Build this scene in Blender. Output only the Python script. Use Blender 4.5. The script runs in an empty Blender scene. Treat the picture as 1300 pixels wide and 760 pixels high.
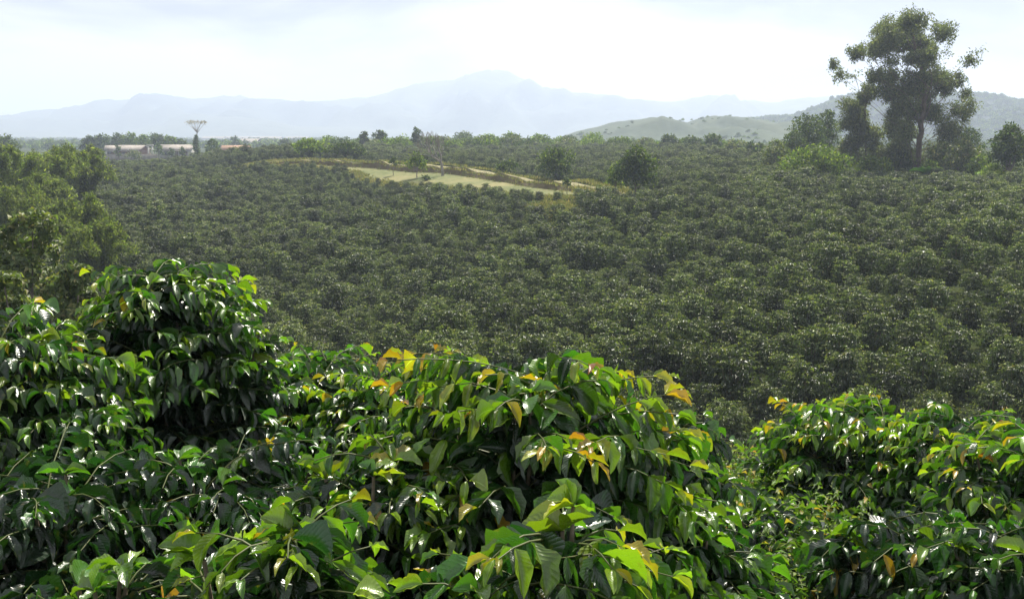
import bpy, math, numpy as np
from mathutils import Vector
R = math.radians
sc = bpy.context.scene
COL = sc.collection
F = 1264.0; TH = math.atan(208 / F)
CT, ST = math.cos(TH), math.sin(TH)

def at(px, py, d):
    """point at forward distance d (metres along +Y) seen in direction px,py of the 1300x760 photograph"""
    a = (px - 650) / F; b = (py - 380) / F
    x, y, z = a, CT - b * ST, -ST - b * CT
    k = d / y
    return np.array([x * k, d, z * k])

def proj(p):
    X, Y, Z = p[..., 0], p[..., 1], p[..., 2]
    f = Y * CT - Z * ST; u = Y * ST + Z * CT
    return 650 + F * X / f, 380 - F * u / f

# ------------------------------------------------------------------ mesh helpers
def build(name, V, Q, mat, parent=None, fl=None, uv=None, smooth=True, loc=None, mats=None, midx=None):
    V = np.asarray(V, np.float32).reshape(-1, 3); Q = np.asarray(Q, np.int32).reshape(-1, 4)
    me = bpy.data.meshes.new(name)
    me.vertices.add(len(V)); me.vertices.foreach_set('co', V.ravel())
    me.loops.add(Q.size); me.loops.foreach_set('vertex_index', Q.ravel())
    me.polygons.add(len(Q)); me.polygons.foreach_set('loop_start', np.arange(0, Q.size, 4, dtype=np.int32))
    if smooth: me.polygons.foreach_set('use_smooth', np.ones(len(Q), bool))
    for m in (mats or [mat]): me.materials.append(m)
    if midx is not None: me.polygons.foreach_set('material_index', np.asarray(midx, np.int32))
    for k, a in (fl or {}).items():
        at_ = me.attributes.new(k, 'FLOAT', 'POINT'); at_.data.foreach_set('value', np.asarray(a, np.float32))
    if uv is not None:
        l = me.uv_layers.new(name='UVMap'); l.data.foreach_set('uv', np.asarray(uv, np.float32)[Q.ravel()].ravel())
    me.update(calc_edges=True)
    o = bpy.data.objects.new(name, me); COL.objects.link(o)
    if parent is not None: o.parent = parent
    if loc is not None: o.location = loc
    return o

def thing(name, label, cat, loc, group=None, rz=0):
    o = bpy.data.objects.new(name, None); COL.objects.link(o)
    o.location = tuple(float(v) for v in loc); o.rotation_euler = (0, 0, rz); o.empty_display_size = .3
    o['label'] = label; o['category'] = cat
    if group: o['group'] = group
    return o
def tag(o, label, cat=None, group=None, kind=None):
    if label: o['label'] = label
    if cat: o['category'] = cat
    if group: o['group'] = group
    if kind: o['kind'] = kind
    return o

class MB:
    def __init__(s): s.V = []; s.Q = []; s.n = 0
    def add(s, V, Q):
        V = np.asarray(V, float).reshape(-1, 3)
        s.V.append(V); s.Q.append(np.asarray(Q, int).reshape(-1, 4) + s.n); s.n += len(V)
    def tube(s, P, rad, sides=6):
        P = np.asarray(P, float); n = len(P); rad = np.broadcast_to(rad, n)
        T = np.gradient(P, axis=0); T /= np.linalg.norm(T, axis=1)[:, None] + 1e-9
        ref = np.array([1., 0, 0]) if abs(T[0][0]) < .8 else np.array([0, 1., 0])
        A = np.cross(T, ref); A /= np.linalg.norm(A, axis=1)[:, None] + 1e-9
        B = np.cross(T, A)
        an = np.linspace(0, 2 * np.pi, sides, endpoint=False)
        V = P[:, None] + rad[:, None, None] * (A[:, None] * np.cos(an)[None, :, None] + B[:, None] * np.sin(an)[None, :, None])
        i = np.arange(n - 1)[:, None] * sides; j = np.arange(sides)[None]; k = (j + 1) % sides
        s.add(V.reshape(-1, 3), np.stack([i + j, i + k, i + sides + k, i + sides + j], -1).reshape(-1, 4))
    def box(s, c, h, rz=0):
        c = np.asarray(c, float); x, y, z = h
        V = np.array([[a * x, b * y, e * z] for e in (-1, 1) for a, b in ((-1, -1), (1, -1), (1, 1), (-1, 1))])
        cs, sn = math.cos(rz), math.sin(rz)
        V = V @ np.array([[cs, sn, 0], [-sn, cs, 0], [0, 0, 1]]) + c
        s.add(V, [[3, 2, 1, 0], [4, 5, 6, 7], [0, 1, 5, 4], [1, 2, 6, 5], [2, 3, 7, 6], [3, 0, 4, 7]])
    def build(s, name, mat, parent=None, **kw):
        return build(name, np.concatenate(s.V), np.concatenate(s.Q), mat, parent, **kw)

def nz(a): return a / (np.linalg.norm(a, axis=-1, keepdims=True) + 1e-9)

# ------------------------------------------------------------------ materials
def newmat(name):
    m = bpy.data.materials.new(name); m.use_nodes = True; nt = m.node_tree; nt.nodes.clear()
    return m, nt, nt.nodes, nt.links
def node(nt, t, **kw):
    n = nt.nodes.new(t)
    for k, v in kw.items(): setattr(n, k, v)
    return n
def ramp(nt, stops, fac=None):
    r = nt.nodes.new('ShaderNodeValToRGB'); e = r.color_ramp.elements
    while len(e) < len(stops): e.new(.5)
    for el, (p, c) in zip(e, stops): el.position = p; el.color = (*c, 1)
    if fac is not None: nt.links.new(fac, r.inputs[0])
    return r

def leaf_material(name, stops, rough=.38, trans=.32, tcol=(1.6, 1.9, .6), veins=False, spec=.5, objrand=.25, coat=0):
    m, nt, N, L = newmat(name)
    out = node(nt, 'ShaderNodeOutputMaterial')
    age = node(nt, 'ShaderNodeAttribute', attribute_name='age')
    rn = node(nt, 'ShaderNodeAttribute', attribute_name='rnd')
    cr = ramp(nt, stops, age.outputs['Fac'])
    oi = node(nt, 'ShaderNodeObjectInfo')
    def mth(op, a, b):
        n = node(nt, 'ShaderNodeMath', operation=op)
        for i, v in enumerate((a, b)):
            if isinstance(v, (int, float)): n.inputs[i].default_value = v
            else: L.new(v, n.inputs[i])
        return n.outputs[0]
    val = mth('ADD', mth('MULTIPLY', rn.outputs['Fac'], .7), .65)
    val = mth('MULTIPLY', val, mth('ADD', mth('MULTIPLY', oi.outputs['Random'], objrand * 2), 1 - objrand))
    hs = node(nt, 'ShaderNodeHueSaturation')
    L.new(cr.outputs[0], hs.inputs['Color']); L.new(val, hs.inputs['Value'])
    L.new(mth('ADD', mth('MULTIPLY', mth('FRACT', mth('MULTIPLY', rn.outputs['Fac'], 7.31), 0), .035), .4825), hs.inputs['Hue'])
    col = hs.outputs[0]
    p = node(nt, 'ShaderNodeBsdfPrincipled')
    p.inputs['Roughness'].default_value = rough; p.inputs['Specular IOR Level'].default_value = spec
    p.inputs['Coat Weight'].default_value = coat; p.inputs['Coat Roughness'].default_value = .22
    if veins:
        uv = node(nt, 'ShaderNodeUVMap', uv_map='UVMap'); sp = node(nt, 'ShaderNodeSeparateXYZ'); L.new(uv.outputs[0], sp.inputs[0])
        av = mth('ABSOLUTE', sp.outputs[1], 0)
        ph = mth('SUBTRACT', mth('MULTIPLY', sp.outputs[0], 10.5), mth('MULTIPLY', av, 2.6))
        fr = mth('ABSOLUTE', mth('SUBTRACT', mth('FRACT', ph, 0), .5), 0)       # 0 at the vein .. .5
        vein = mth('MINIMUM', mth('MULTIPLY', fr, 5.0), 1.0)
        mid = mth('MINIMUM', mth('MULTIPLY', av, 12.0), 1.0)
        h = mth('MULTIPLY', mth('ADD', mth('MULTIPLY', vein, .6), mth('MULTIPLY', fr, 1.2)), mid)
        bp = node(nt, 'ShaderNodeBump'); bp.inputs['Strength'].default_value = .27; bp.inputs['Distance'].default_value = .003
        n3 = node(nt, 'ShaderNodeTexNoise'); n3.inputs['Scale'].default_value = 60; n3.inputs['Detail'].default_value = 4
        L.new(mth('ADD', mth('MULTIPLY', n3.outputs['Fac'], .34), rough - .14), p.inputs['Roughness'])
        L.new(h, bp.inputs['Height']); L.new(bp.outputs[0], p.inputs['Normal'])
        mx = node(nt, 'ShaderNodeMix', data_type='RGBA'); L.new(mid, mx.inputs[0])
        li = node(nt, 'ShaderNodeHueSaturation'); li.inputs['Value'].default_value = 1.9; li.inputs['Saturation'].default_value = .85
        L.new(col, li.inputs['Color']); L.new(li.outputs[0], mx.inputs[6]); L.new(col, mx.inputs[7]); col = mx.outputs[2]
        # small blotches and rust specks of the leaf itself
        ns = node(nt, 'ShaderNodeTexNoise'); ns.inputs['Scale'].default_value = 38; ns.inputs['Detail'].default_value = 3
        tc = node(nt, 'ShaderNodeTexCoord'); L.new(tc.outputs['Object'], ns.inputs['Vector'])
        rr = ramp(nt, [(.62, (0, 0, 0)), (.72, (1, 1, 1))], ns.outputs['Fac'])
        m2 = node(nt, 'ShaderNodeMix', data_type='RGBA'); L.new(mth('MULTIPLY', rr.outputs[0], .35), m2.inputs[0])
        L.new(col, m2.inputs[6]); m2.inputs[7].default_value = (.16, .12, .03, 1); col = m2.outputs[2]
    L.new(col, p.inputs['Base Color'])
    tr = node(nt, 'ShaderNodeBsdfTranslucent')
    mu = node(nt, 'ShaderNodeMix', data_type='RGBA', blend_type='MULTIPLY'); mu.inputs[0].default_value = 1
    mu.clamp_result = False
    L.new(col, mu.inputs[6]); mu.inputs[7].default_value = (*tcol, 1); L.new(mu.outputs[2], tr.inputs[0])
    mix = node(nt, 'ShaderNodeMixShader'); mix.inputs[0].default_value = trans
    L.new(p.outputs[0], mix.inputs[1]); L.new(tr.outputs[0], mix.inputs[2]); L.new(mix.outputs[0], out.inputs[0])
    return m

def noise_mat(name, stops, scale=3., rough=.9, detail=6, bump=0., bdist=.05, scale2=None, spec=.2):
    m, nt, N, L = newmat(name)
    out = node(nt, 'ShaderNodeOutputMaterial'); p = node(nt, 'ShaderNodeBsdfPrincipled')
    tc = node(nt, 'ShaderNodeTexCoord'); ns = node(nt, 'ShaderNodeTexNoise')
    ns.inputs['Scale'].default_value = scale; ns.inputs['Detail'].default_value = detail; ns.inputs['Roughness'].default_value = .65
    L.new(tc.outputs['Object'], ns.inputs['Vector'])
    fac = ns.outputs['Fac']
    if scale2:
        n2 = node(nt, 'ShaderNodeTexNoise'); n2.inputs['Scale'].default_value = scale2; n2.inputs['Detail'].default_value = 5
        L.new(tc.outputs['Object'], n2.inputs['Vector'])
        mm = node(nt, 'ShaderNodeMix', data_type='FLOAT'); mm.inputs[0].default_value = .5
        L.new(fac, mm.inputs[2]); L.new(n2.outputs['Fac'], mm.inputs[3]); fac = mm.outputs[0]
    r = ramp(nt, stops, fac); L.new(r.outputs[0], p.inputs['Base Color'])
    p.inputs['Roughness'].default_value = rough; p.inputs['Specular IOR Level'].default_value = spec
    if bump:
        b = node(nt, 'ShaderNodeBump'); b.inputs['Strength'].default_value = bump; b.inputs['Distance'].default_value = bdist
        L.new(fac, b.inputs['Height']); L.new(b.outputs[0], p.inputs['Normal'])
    L.new(p.outputs[0], out.inputs[0])
    return m

M = {}
YOUNG = [(0, (.008, .026, .009)), (.30, (.014, .046, .011)), (.50, (.060, .15, .014)), (.74, (.20, .30, .02)), (.88, (.36, .25, .018)), (1, (.34, .15, .022))]
M['leaf_near'] = leaf_material('coffee_leaf_glossy', YOUNG, rough=.26, trans=.34, veins=True, spec=.8, objrand=.06, coat=.35)
M['leaf_field'] = leaf_material('coffee_leaf_field', [(0, (.026, .039, .018)), (.35, (.053, .073, .032)), (.6, (.128, .158, .056)), (.85, (.22, .225, .08)), (1, (.22, .175, .11))], rough=.46, trans=.22, spec=.5, objrand=.42)
M['bamboo'] = leaf_material('bamboo_leaf', [(0, (.062, .085, .028)), (.5, (.12, .145, .045)), (1, (.22, .235, .075))], rough=.6, trans=.48, spec=.12, objrand=.12)
M['broad'] = leaf_material('broadleaf_leaf', [(0, (.065, .092, .035)), (.5, (.12, .15, .055)), (1, (.24, .21, .09))], rough=.5, trans=.32, spec=.3, objrand=.15)
M['bright'] = leaf_material('bright_tree_leaf', [(0, (.06, .095, .02)), (.5, (.12, .165, .028)), (1, (.22, .26, .04))], rough=.5, trans=.4, spec=.1, objrand=.15)
M['darktree'] = leaf_material('dark_tree_leaf', [(0, (.035, .058, .02)), (.5, (.07, .10, .03)), (1, (.15, .18, .045))], rough=.5, trans=.3, spec=.1, objrand=.15)
M['euca'] = leaf_material('eucalyptus_leaf', [(0, (.085, .105, .045)), (.5, (.135, .155, .06)), (1, (.21, .21, .08))], rough=.5, trans=.48, tcol=(1.3, 1.5, .8), spec=.15, objrand=.1)
M['weed'] = leaf_material('weed_leaf', [(0, (.06, .11, .02)), (.5, (.12, .19, .035)), (.85, (.22, .24, .05)), (1, (.32, .19, .05))], rough=.55, trans=.4, spec=.3, objrand=.05)
M['drygrass'] = leaf_material('dry_grass_blade', [(0, (.10, .15, .035)), (.5, (.20, .21, .065)), (1, (.32, .27, .12))], rough=.7, trans=.35, spec=.2, tcol=(1.2, 1.2, .7), objrand=.05)
M['banana'] = leaf_material('banana_leaf', [(0, (.08, .18, .03)), (1, (.18, .30, .05))], rough=.4, trans=.4, objrand=.05)
M['grey_twig_leaf'] = leaf_material('dry_canopy_leaf', [(0, (.26, .25, .21)), (1, (.42, .40, .34))], rough=.7, trans=.45, tcol=(1.1, 1.1, 1), objrand=.05)
M['stem'] = noise_mat('coffee_bark', [(.3, (.10, .075, .05)), (.7, (.24, .20, .15))], 30, bump=.4, bdist=.004)
M['twig'] = noise_mat('green_twig', [(.3, (.05, .08, .02)), (.7, (.11, .11, .045))], 40, rough=.5)
M['bark'] = noise_mat('pale_bark', [(.3, (.09, .07, .05)), (.7, (.22, .17, .13))], 1.4, bump=.5, bdist=.05)
M['greybark'] = noise_mat('grey_bark', [(.3, (.11, .09, .08)), (.7, (.25, .21, .19))], 2, bump=.4, bdist=.03)
M['culm'] = noise_mat('bamboo_culm', [(.3, (.13, .16, .04)), (.7, (.26, .27, .09))], 4, rough=.5)
M['ground'] = noise_mat('valley_soil', [(.3, (.035, .032, .018)), (.5, (.05, .065, .025)), (.7, (.085, .10, .035))], .5, bump=.6, bdist=.15, scale2=.03, spec=0)
M['dirt'] = noise_mat('dirt_track_soil', [(.38, (.14, .15, .06)), (.5, (.23, .20, .11)), (.62, (.17, .18, .065))], .9, bump=.3, bdist=.08, scale2=.2)
M['paletwig'] = noise_mat('pale_grey_twig', [(.3, (.20, .18, .16)), (.7, (.34, .31, .28))], 2)
M['terrace'] = noise_mat('terrace_grass', [(.38, (.085, .11, .032)), (.5, (.15, .155, .055)), (.62, (.21, .19, .08))], 1.2, bump=.5, bdist=.12, scale2=.15)
M['bank'] = noise_mat('earth_bank_soil', [(.3, (.06, .055, .03)), (.5, (.13, .10, .05)), (.7, (.15, .17, .05))], 1.1, bump=.8, bdist=.2, scale2=.3)
M['hill_green'] = noise_mat('pasture_hill', [(.33, (.026, .048, .018)), (.5, (.040, .062, .022)), (.66, (.062, .08, .03))], .012, bump=.5, bdist=6, scale2=.05)
M['hill_wood'] = noise_mat('wooded_hill', [(.35, (.012, .026, .014)), (.55, (.022, .042, .018)), (.68, (.04, .058, .024))], .010, bump=.8, bdist=9, scale2=.05)
M['mountain'] = noise_mat('mountain_side', [(.35, (.05, .07, .05)), (.6, (.10, .12, .08))], .0015, bump=.5, bdist=60)
M['roof_grey'] = noise_mat('weathered_roof_tile', [(.3, (.19, .17, .15)), (.7, (.34, .31, .275))], 1.5)
M['roof_red'] = noise_mat('clay_roof_tile', [(.3, (.24, .15, .10)), (.7, (.36, .24, .17))], 1.5)
M['wall_white'] = noise_mat('white_plaster', [(.3, (.40, .39, .36)), (.7, (.62, .61, .57))], .8)
M['wall_red'] = noise_mat('red_brick_wall', [(.3, (.18, .11, .09)), (.7, (.26, .16, .13))], 2)
M['wood'] = noise_mat('dark_wood', [(.3, (.07, .05, .04)), (.7, (.14, .10, .07))], 3)
M['glass'] = noise_mat('window_glass', [(.3, (.03, .04, .05)), (.7, (.05, .06, .07))], 1, rough=.1, spec=.6)

# ------------------------------------------------------------------ terrain
CAN = 1.55
pts = []
def cp(px, lst, can=CAN):
    for py, d in lst:
        p = at(px, py, d); p[2] -= can; pts.append(p)
cp(-250, [(300, 70), (240, 130), (200, 250)]); cp(0, [(360, 60), (300, 85), (232, 140), (200, 260)])
cp(150, [(340, 72), (280, 100), (232, 150), (208, 215), (196, 290)])
cp(325, [(440, 48), (350, 71), (280, 104), (232, 142), (192, 300)])
cp(500, [(450, 44), (350, 67), (280, 93), (240, 122), (200, 185), (187, 250), (181, 330)])
cp(700, [(450, 41), (350, 61), (285, 82), (262, 94), (222, 140), (203, 175), (188, 230), (180, 310)])
cp(900, [(550, 32), (450, 40), (350, 56), (280, 76), (240, 98), (213, 130), (192, 175), (180, 240)])
cp(1100, [(550, 30), (450, 38), (350, 52), (280, 71), (240, 93), (224, 118), (215, 140)])
cp(1300, [(550, 30), (450, 37), (350, 50), (280, 68), (240, 90), (224, 115), (215, 140)])
cp(1600, [(450, 37), (350, 50), (280, 68), (235, 100), (215, 140)])
TRACK = [(300, 205, 176), (335, 205, 172), (400, 205, 168), (480, 210, 158), (560, 219, 143), (640, 231, 126), (720, 242, 112), (790, 249, 104)]
for t in TRACK[1:]: pts.append(at(*t))
for q, w in ((1, 3.5), (2, 4), (3, 6)):
    for e in (3.2, 10):
        p = at(TRACK[q][0], TRACK[q][1] + 2.5 + e * .3, TRACK[q][2] - w - e); p[2] -= CAN; pts.append(p)
for x in (-14, -5, 0, 5, 14):
    for d, z in ((-12, -1.6), (-4, -2.1), (0, -2.3), (2.5, -2.45), (5, -2.7), (9, -3.75), (14, -6.1), (21, -9.0)):
        pts.append(np.array([x * (1 + d / 25.), d, z + .02 * x - (.3 if d > 20 and x < 0 else 0)]))
CPS = np.array(pts)
def _U(r2): return np.where(r2 > 1e-9, .5 * r2 * np.log(np.maximum(r2, 1e-12)), 0)
# warp distance so that near and far points weigh alike
def warp(x, y):
    y2 = np.asarray(y, float); s = 60. / (60. + np.maximum(np.hypot(x, y2), 0))
    return np.stack([np.asarray(x) * s, y2 * s], -1) / 10.
W_ = warp(CPS[:, 0], CPS[:, 1]); n_ = len(W_)
K_ = _U(((W_[:, None] - W_[None]) ** 2).sum(-1)) + np.eye(n_) * .02
P_ = np.c_[np.ones(n_), W_]
A_ = np.block([[K_, P_], [P_.T, np.zeros((3, 3))]])
SOL = np.linalg.solve(A_, np.r_[CPS[:, 2], 0, 0, 0])
PLAIN = -9.0
def ground_z(x, y):
    x = np.asarray(x, float); y = np.asarray(y, float); sh = np.broadcast(x, y).shape
    xf = np.broadcast_to(x, sh).ravel(); yf = np.broadcast_to(y, sh).ravel(); out = np.zeros(len(xf))
    for i in range(0, len(xf), 20000):
        q = warp(xf[i:i + 20000], yf[i:i + 20000])
        out[i:i + 20000] = _U(((q[:, None] - W_[None]) ** 2).sum(-1)) @ SOL[:n_] + SOL[n_] + q @ SOL[n_ + 1:]
    r = np.hypot(xf, yf)
    out = out + (.55 * np.sin(xf * .11 + yf * .055 + 1.2 * np.sin(yf * .035)) + .4 * np.sin(xf * .05 - yf * .12) ) * np.clip((r - 28) / 20, 0, 1) * np.clip((105 - r) / 25, 0, 1)
    out = np.clip(out, -13, -1.2)
    t = np.clip((r - 330) / 250., 0, 1); t = t * t * (3 - 2 * t)
    tb = np.clip((-yf - 5) / 40., 0, 1); out = out * (1 - tb) + -2.5 * tb
    tx = np.clip((np.abs(xf) - 170) / 150, 0, 1); t = np.maximum(t, tx * tx * (3 - 2 * tx))
    return (out * (1 - t) + PLAIN * t).reshape(sh)

rng = np.random.default_rng(7)
# ground sheet: fine squares near, growing outward
def axis(fine, lo, hi, step, far):
    a = list(np.arange(lo, hi + step / 2, step)); s = step; v = a[-1]
    while v < far: s *= 1.22; v += s; a.append(v)
    s = step; v = a[0]; b = []
    while v > -far: s *= 1.22; v -= s; b.append(v)
    return np.array(b[::-1] + a)
gx = axis(1, -110, 110, 1.6, 4700); gy = axis(1, -12, 200, 1.6, 4700)
GX, GY = np.meshgrid(gx, gy); GZ = ground_z(GX, GY)
GZ += (.06 * np.sin(GX * 1.3 + np.sin(GY)) * np.sin(GY * 1.1)) * (np.hypot(GX, GY) < 300)
def grid_quads(ny, nx):
    i = np.arange(ny - 1)[:, None] * nx + np.arange(nx - 1)[None]
    return np.stack([i, i + 1, i + nx + 1, i + nx], -1).reshape(-1, 4)
g = build('ground', np.stack([GX, GY, GZ], -1), grid_quads(len(gy), len(gx)), M['ground']); g['kind'] = 'structure'

# track with an earth bank and a grassy terrace below it
TP = np.array([at(*t)[:2] for t in TRACK])
ts = np.linspace(0, len(TP) - 1, 141)
TX = np.interp(ts, range(len(TP)), TP[:, 0]); TY = np.interp(ts, range(len(TP)), TP[:, 1])
k5 = np.ones(15) / 15; TX[7:-7] = np.convolve(TX, k5, 'valid'); TY[7:-7] = np.convolve(TY, k5, 'valid')
TN = nz(np.stack([-np.gradient(TY), np.gradient(TX)], -1)); TN *= np.sign(TN[:, 1:2])     # pointing away from the camera
TW = np.interp(ts, [0, 1, 2, 3, 3.6, 4, 5, 6, 7], [.8, 1.8, 2.6, 4.5, 8, 9, 8, 6, 2])
TU = np.interp(ts, [0, 1, 2, 3, 4, 5, 6, 7], [1.2, 2.2, 3, 3.2, 4.2, 4.6, 4, 1.5]) + .4 * np.sin(ts * 7)
TB = np.interp(ts, [0, 1, 3, 6, 7], [.0, .35, .95, .7, .05]) * (1 + .2 * np.sin(ts * 9) + .1 * np.sin(ts * 23))
def tz(off, dz):
    x = TX + TN[:, 0] * off; y = TY + TN[:, 1] * off
    return np.stack([x, y, ground_z(x, y) + dz], -1)
def strip(rows, name, mat, lab=None):
    V = np.stack(rows, 1); nx = V.shape[1]
    o = build(name, V, grid_quads(len(V), nx), mat); o['kind'] = 'structure'; return o
w_ = rng.normal(0, .35, len(ts))
strip([tz(-TW + w_, .10)] + [tz(-TW * f, .18 + .03 * np.sin(ts * 11 + f * 9)) for f in (.8, .6, .4, .2)] + [tz(-.55, .2)], 'grass_terrace', M['terrace'])
strip([tz(-.55, .2), tz(-.3 + w_ * .2, .2 + TB * .45), tz(0 + w_ * .2, .22 + TB)], 'earth_bank', M['bank'])
strip([tz(0 + w_ * .2, .22 + TB)] + [tz(TU * f, .24 + TB * (1 - f * .6) + .04 * np.sin(ts * 13 + f * 8)) for f in (.25, .5, .75)] + [tz(TU, .16), tz(TU + 1.2, -.2)], 'dirt_track', M['dirt'])
def track_clear(x, y, m=.3):
    d = np.hypot(x[:, None] - TX[None], y[:, None] - TY[None]); i = d.argmin(1)
    s = (x - TX[i]) * TN[i, 0] + (y - TY[i]) * TN[i, 1]
    inside = (s > -TW[i] - .7 - m) & (s < TU[i] + 1.0 + m) & (d[np.arange(len(x)), i] < TW[i] + 3 + m)
    return ~inside

# ------------------------------------------------------------------ leaves
def leaf_template(nu, nv, bend, fold, wave, ph, twist=0):
    u = np.linspace(0, 1, nu); v = np.linspace(-1, 1, nv)
    w = np.sin(np.pi * np.clip(u, 0, 1) ** .92) ** .95 * (1 - .12 * u); w = w / w.max()
    w[0] = .03; w[-1] = .015
    U, V = np.meshgrid(u, v, indexing='ij')
    y = V * w[:, None] * .5
    z = fold * np.abs(y) + wave * np.sin(U * 17 + ph + V * .8) * np.abs(V) ** 1.5 * w[:, None]
    a = bend * U                       # curl along the length
    x = np.where(bend > 1e-3, np.sin(a) / max(bend, 1e-3), U); zz = -(1 - np.cos(a)) / max(bend, 1e-3)
    X = x + z * np.sin(a); Z = zz + z * np.cos(a) + twist * y * U
    return np.stack([X, y, Z], -1).reshape(-1, 3), grid_quads(nu, nv), np.stack([U, V], -1).reshape(-1, 2)

def make_templates(nu, nv):
    r = np.random.default_rng(3); out = []
    for i in range(14):
        out.append(leaf_template(nu, nv, .35 + .9 * r.random(), .15 + .5 * r.random(), (.03 + .05 * r.random()) * (1 if nv > 3 else .7), r.random() * 6, r.normal() * .4))
    return out
TEMP = {'hi': make_templates(10, 5), 'mid': make_templates(6, 3), 'lo': make_templates(3, 3)}

def leaves_mesh(name, pos, dr, nr, ln, wd, age, mat, parent, lod, r):
    dr = nz(dr); side = nz(np.cross(nr, dr)); nr = np.cross(dr, side)
    tv = TEMP[lod]; k = r.integers(0, len(tv), len(pos)); rnd = r.random(len(pos))
    Vs, Qs, As, Rs, Us = [], [], [], [], []; n0 = 0
    for i, (T, Q, UV) in enumerate(tv):
        s = np.where(k == i)[0]
        if not len(s): continue
        V = pos[s][:, None] + ln[s][:, None, None] * (T[None, :, :1] * dr[s][:, None] + T[None, :, 2:] * nr[s][:, None]) \
            + (ln[s] * wd[s])[:, None, None] * T[None, :, 1:2] * side[s][:, None]
        m = len(T)
        Vs.append(V.reshape(-1, 3)); Qs.append((Q[None] + (np.arange(len(s)) * m)[:, None, None]).reshape(-1, 4) + n0); n0 += len(s) * m
        a = age[s][:, None] + (np.abs(T[None, :, 1]) * .11) * (age[s] > .3)[:, None]
        As.append(np.clip(a, 0, 1).ravel()); Rs.append(np.repeat(rnd[s], m)); Us.append(np.tile(UV, (len(s), 1)))
    return build(name, np.concatenate(Vs), np.concatenate(Qs), mat, parent, fl={'age': np.concatenate(As), 'rnd': np.concatenate(Rs)},
                 uv=np.concatenate(Us) if lod != 'lo' else None)

def coffee(H, Rad, seed, leaf=.14, lod='mid', spacing=.055, nst=4, dens=1., young=.5, h0=.22, pitch=.12, inner=.3, twigs=True):
    """returns arrays for leaves and MB of wood, base at the origin"""
    r = np.random.default_rng(seed); P, D, Nn, Ln, Wd, Ag = [], [], [], [], [], []
    wood = MB(); tw = MB(); up = np.array([0, 0, 1.])
    for si in range(nst):
        az = si * 2.4 + r.normal(0, .3); lean = Rad * (.12 + .62 * ((si * .618) % 1))
        top = np.array([math.cos(az) * lean, math.sin(az) * lean, H * (.91 + .07 * r.random()) * (1 - .30 * (lean / Rad) ** 2)])
        t = np.linspace(0, 1, 8); sp = np.stack([top[0] * t ** 1.1, top[1] * t ** 1.1, top[2] * t], -1) + np.r_[np.zeros((1, 3)), r.normal(0, .008, (7, 3))]
        wood.tube(sp, np.linspace(.022, .005, 8), 6)
        hs = np.arange(h0 * H, top[2] - .02, pitch)
        for h in hs:
            f = h / top[2]; base = np.array([np.interp(f, t, sp[:, 0]), np.interp(f, t, sp[:, 1]), h])
            env = Rad * math.sqrt(max(0, 1 - (max(h - H * .45, 0) / (H * .57)) ** 2.0)) * (1 if h > H * .45 else .8 + .2 * h / (H * .45))
            for b in range(max(1, int(round(2 * dens * (.75 + .6 * f) + r.normal(0, .3))))):
                a = r.random() * 2 * np.pi
                hd = np.array([math.cos(a), math.sin(a), 0])
                # distance from the base to the envelope along hd
                bd = base[:2] @ hd[:2]; c2 = base[:2] @ base[:2] - env ** 2
                L = -bd + math.sqrt(max(bd * bd - c2, .01)); L = max(.14, L * (.72 + .40 * r.random())); L = min(L, .95)
                el0 = R(25 + 22 * r.random()) + (.35 * f if f > .7 else 0); el1 = R(-25 + 30 * r.random() - 10 * (1 - f))
                nn = max(3, int(L / spacing)); s = np.linspace(0, 1, nn + 1)
                el = el0 + (el1 - el0) * s; wob = np.cumsum(r.normal(0, .05, nn + 1))
                st = L / nn * np.stack([np.cos(el) * np.cos(a + wob), np.cos(el) * np.sin(a + wob), np.sin(el)], -1)
                pp = base + np.cumsum(st, 0) - st[0]
                if twigs: tw.tube(pp[::2] if nn > 5 else pp, np.linspace(.0042, .0018, len(pp[::2] if nn > 5 else pp)), 4)
                for i in range(nn + 1):
                    if s[i] < (inner if f < .8 else .12) and L > .3 and r.random() > .25: continue
                    d = nz(st[min(i, nn)]); sd = nz(np.cross(up, d)); un = np.cross(d, sd); tip = s[i] > .9
                    yg = max(0, (s[i] - .5) * 2) ** 2.5
                    topness = np.clip((pp[i][2] / H - .55) * 2.3, 0, 1)
                    for q in (-1, 1):
                        if r.random() < .06: continue
                        droop = .15 + .70 * r.random() ** .85 if not tip else -.25 + .5 * r.random()
                        fw = .25 + .35 * r.random() if not tip else .8
                        dl = d * fw + sd * q * (.75 if not tip else .45) - up * droop + r.normal(0, .1, 3)
                        nl = un + sd * q * .25 * r.random() + r.normal(0, .22 if lod != 'lo' else .12, 3)
                        P.append(pp[i] + sd * q * .004); D.append(dl); Nn.append(nl)
                        k = (1 - .45 * yg) * (.62 + .5 * r.random()) * (1.08 - .25 * topness); Ln.append(leaf * k); Wd.append(.27 + .11 * r.random())
                        ag = .02 + .24 * r.random() + .06 * young + young * topness * .55 * r.random() ** .75 + yg * (.25 + .35 * topness) * young * 1.05 * r.random()
                        if tip: ag = .26 + .10 * young + .12 * r.random() + young * topness * (.22 + .42 * r.random())
                        if r.random() < .012: ag = .88
                        Ag.append(min(1, max(.02, ag - (.18 if s[i] < .55 else 0))))
        for q in range(5):      # crown tuft of young leaves at the stem's end
            a = r.random() * 6.28
            P.append(sp[-1]); D.append(np.array([math.cos(a), math.sin(a), .9 * r.random() + .1])); Nn.append(np.array([-math.cos(a) * .5, -math.sin(a) * .5, 1]) + r.normal(0, .2, 3))
            Ln.append(leaf * (.45 + .35 * r.random())); Wd.append(.42); Ag.append(.48 + young * (.3 * r.random() + .3 * r.random() ** 3))
    return [np.array(v) for v in (P, D, Nn, Ln, Wd, Ag)], wood, tw, r

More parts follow.
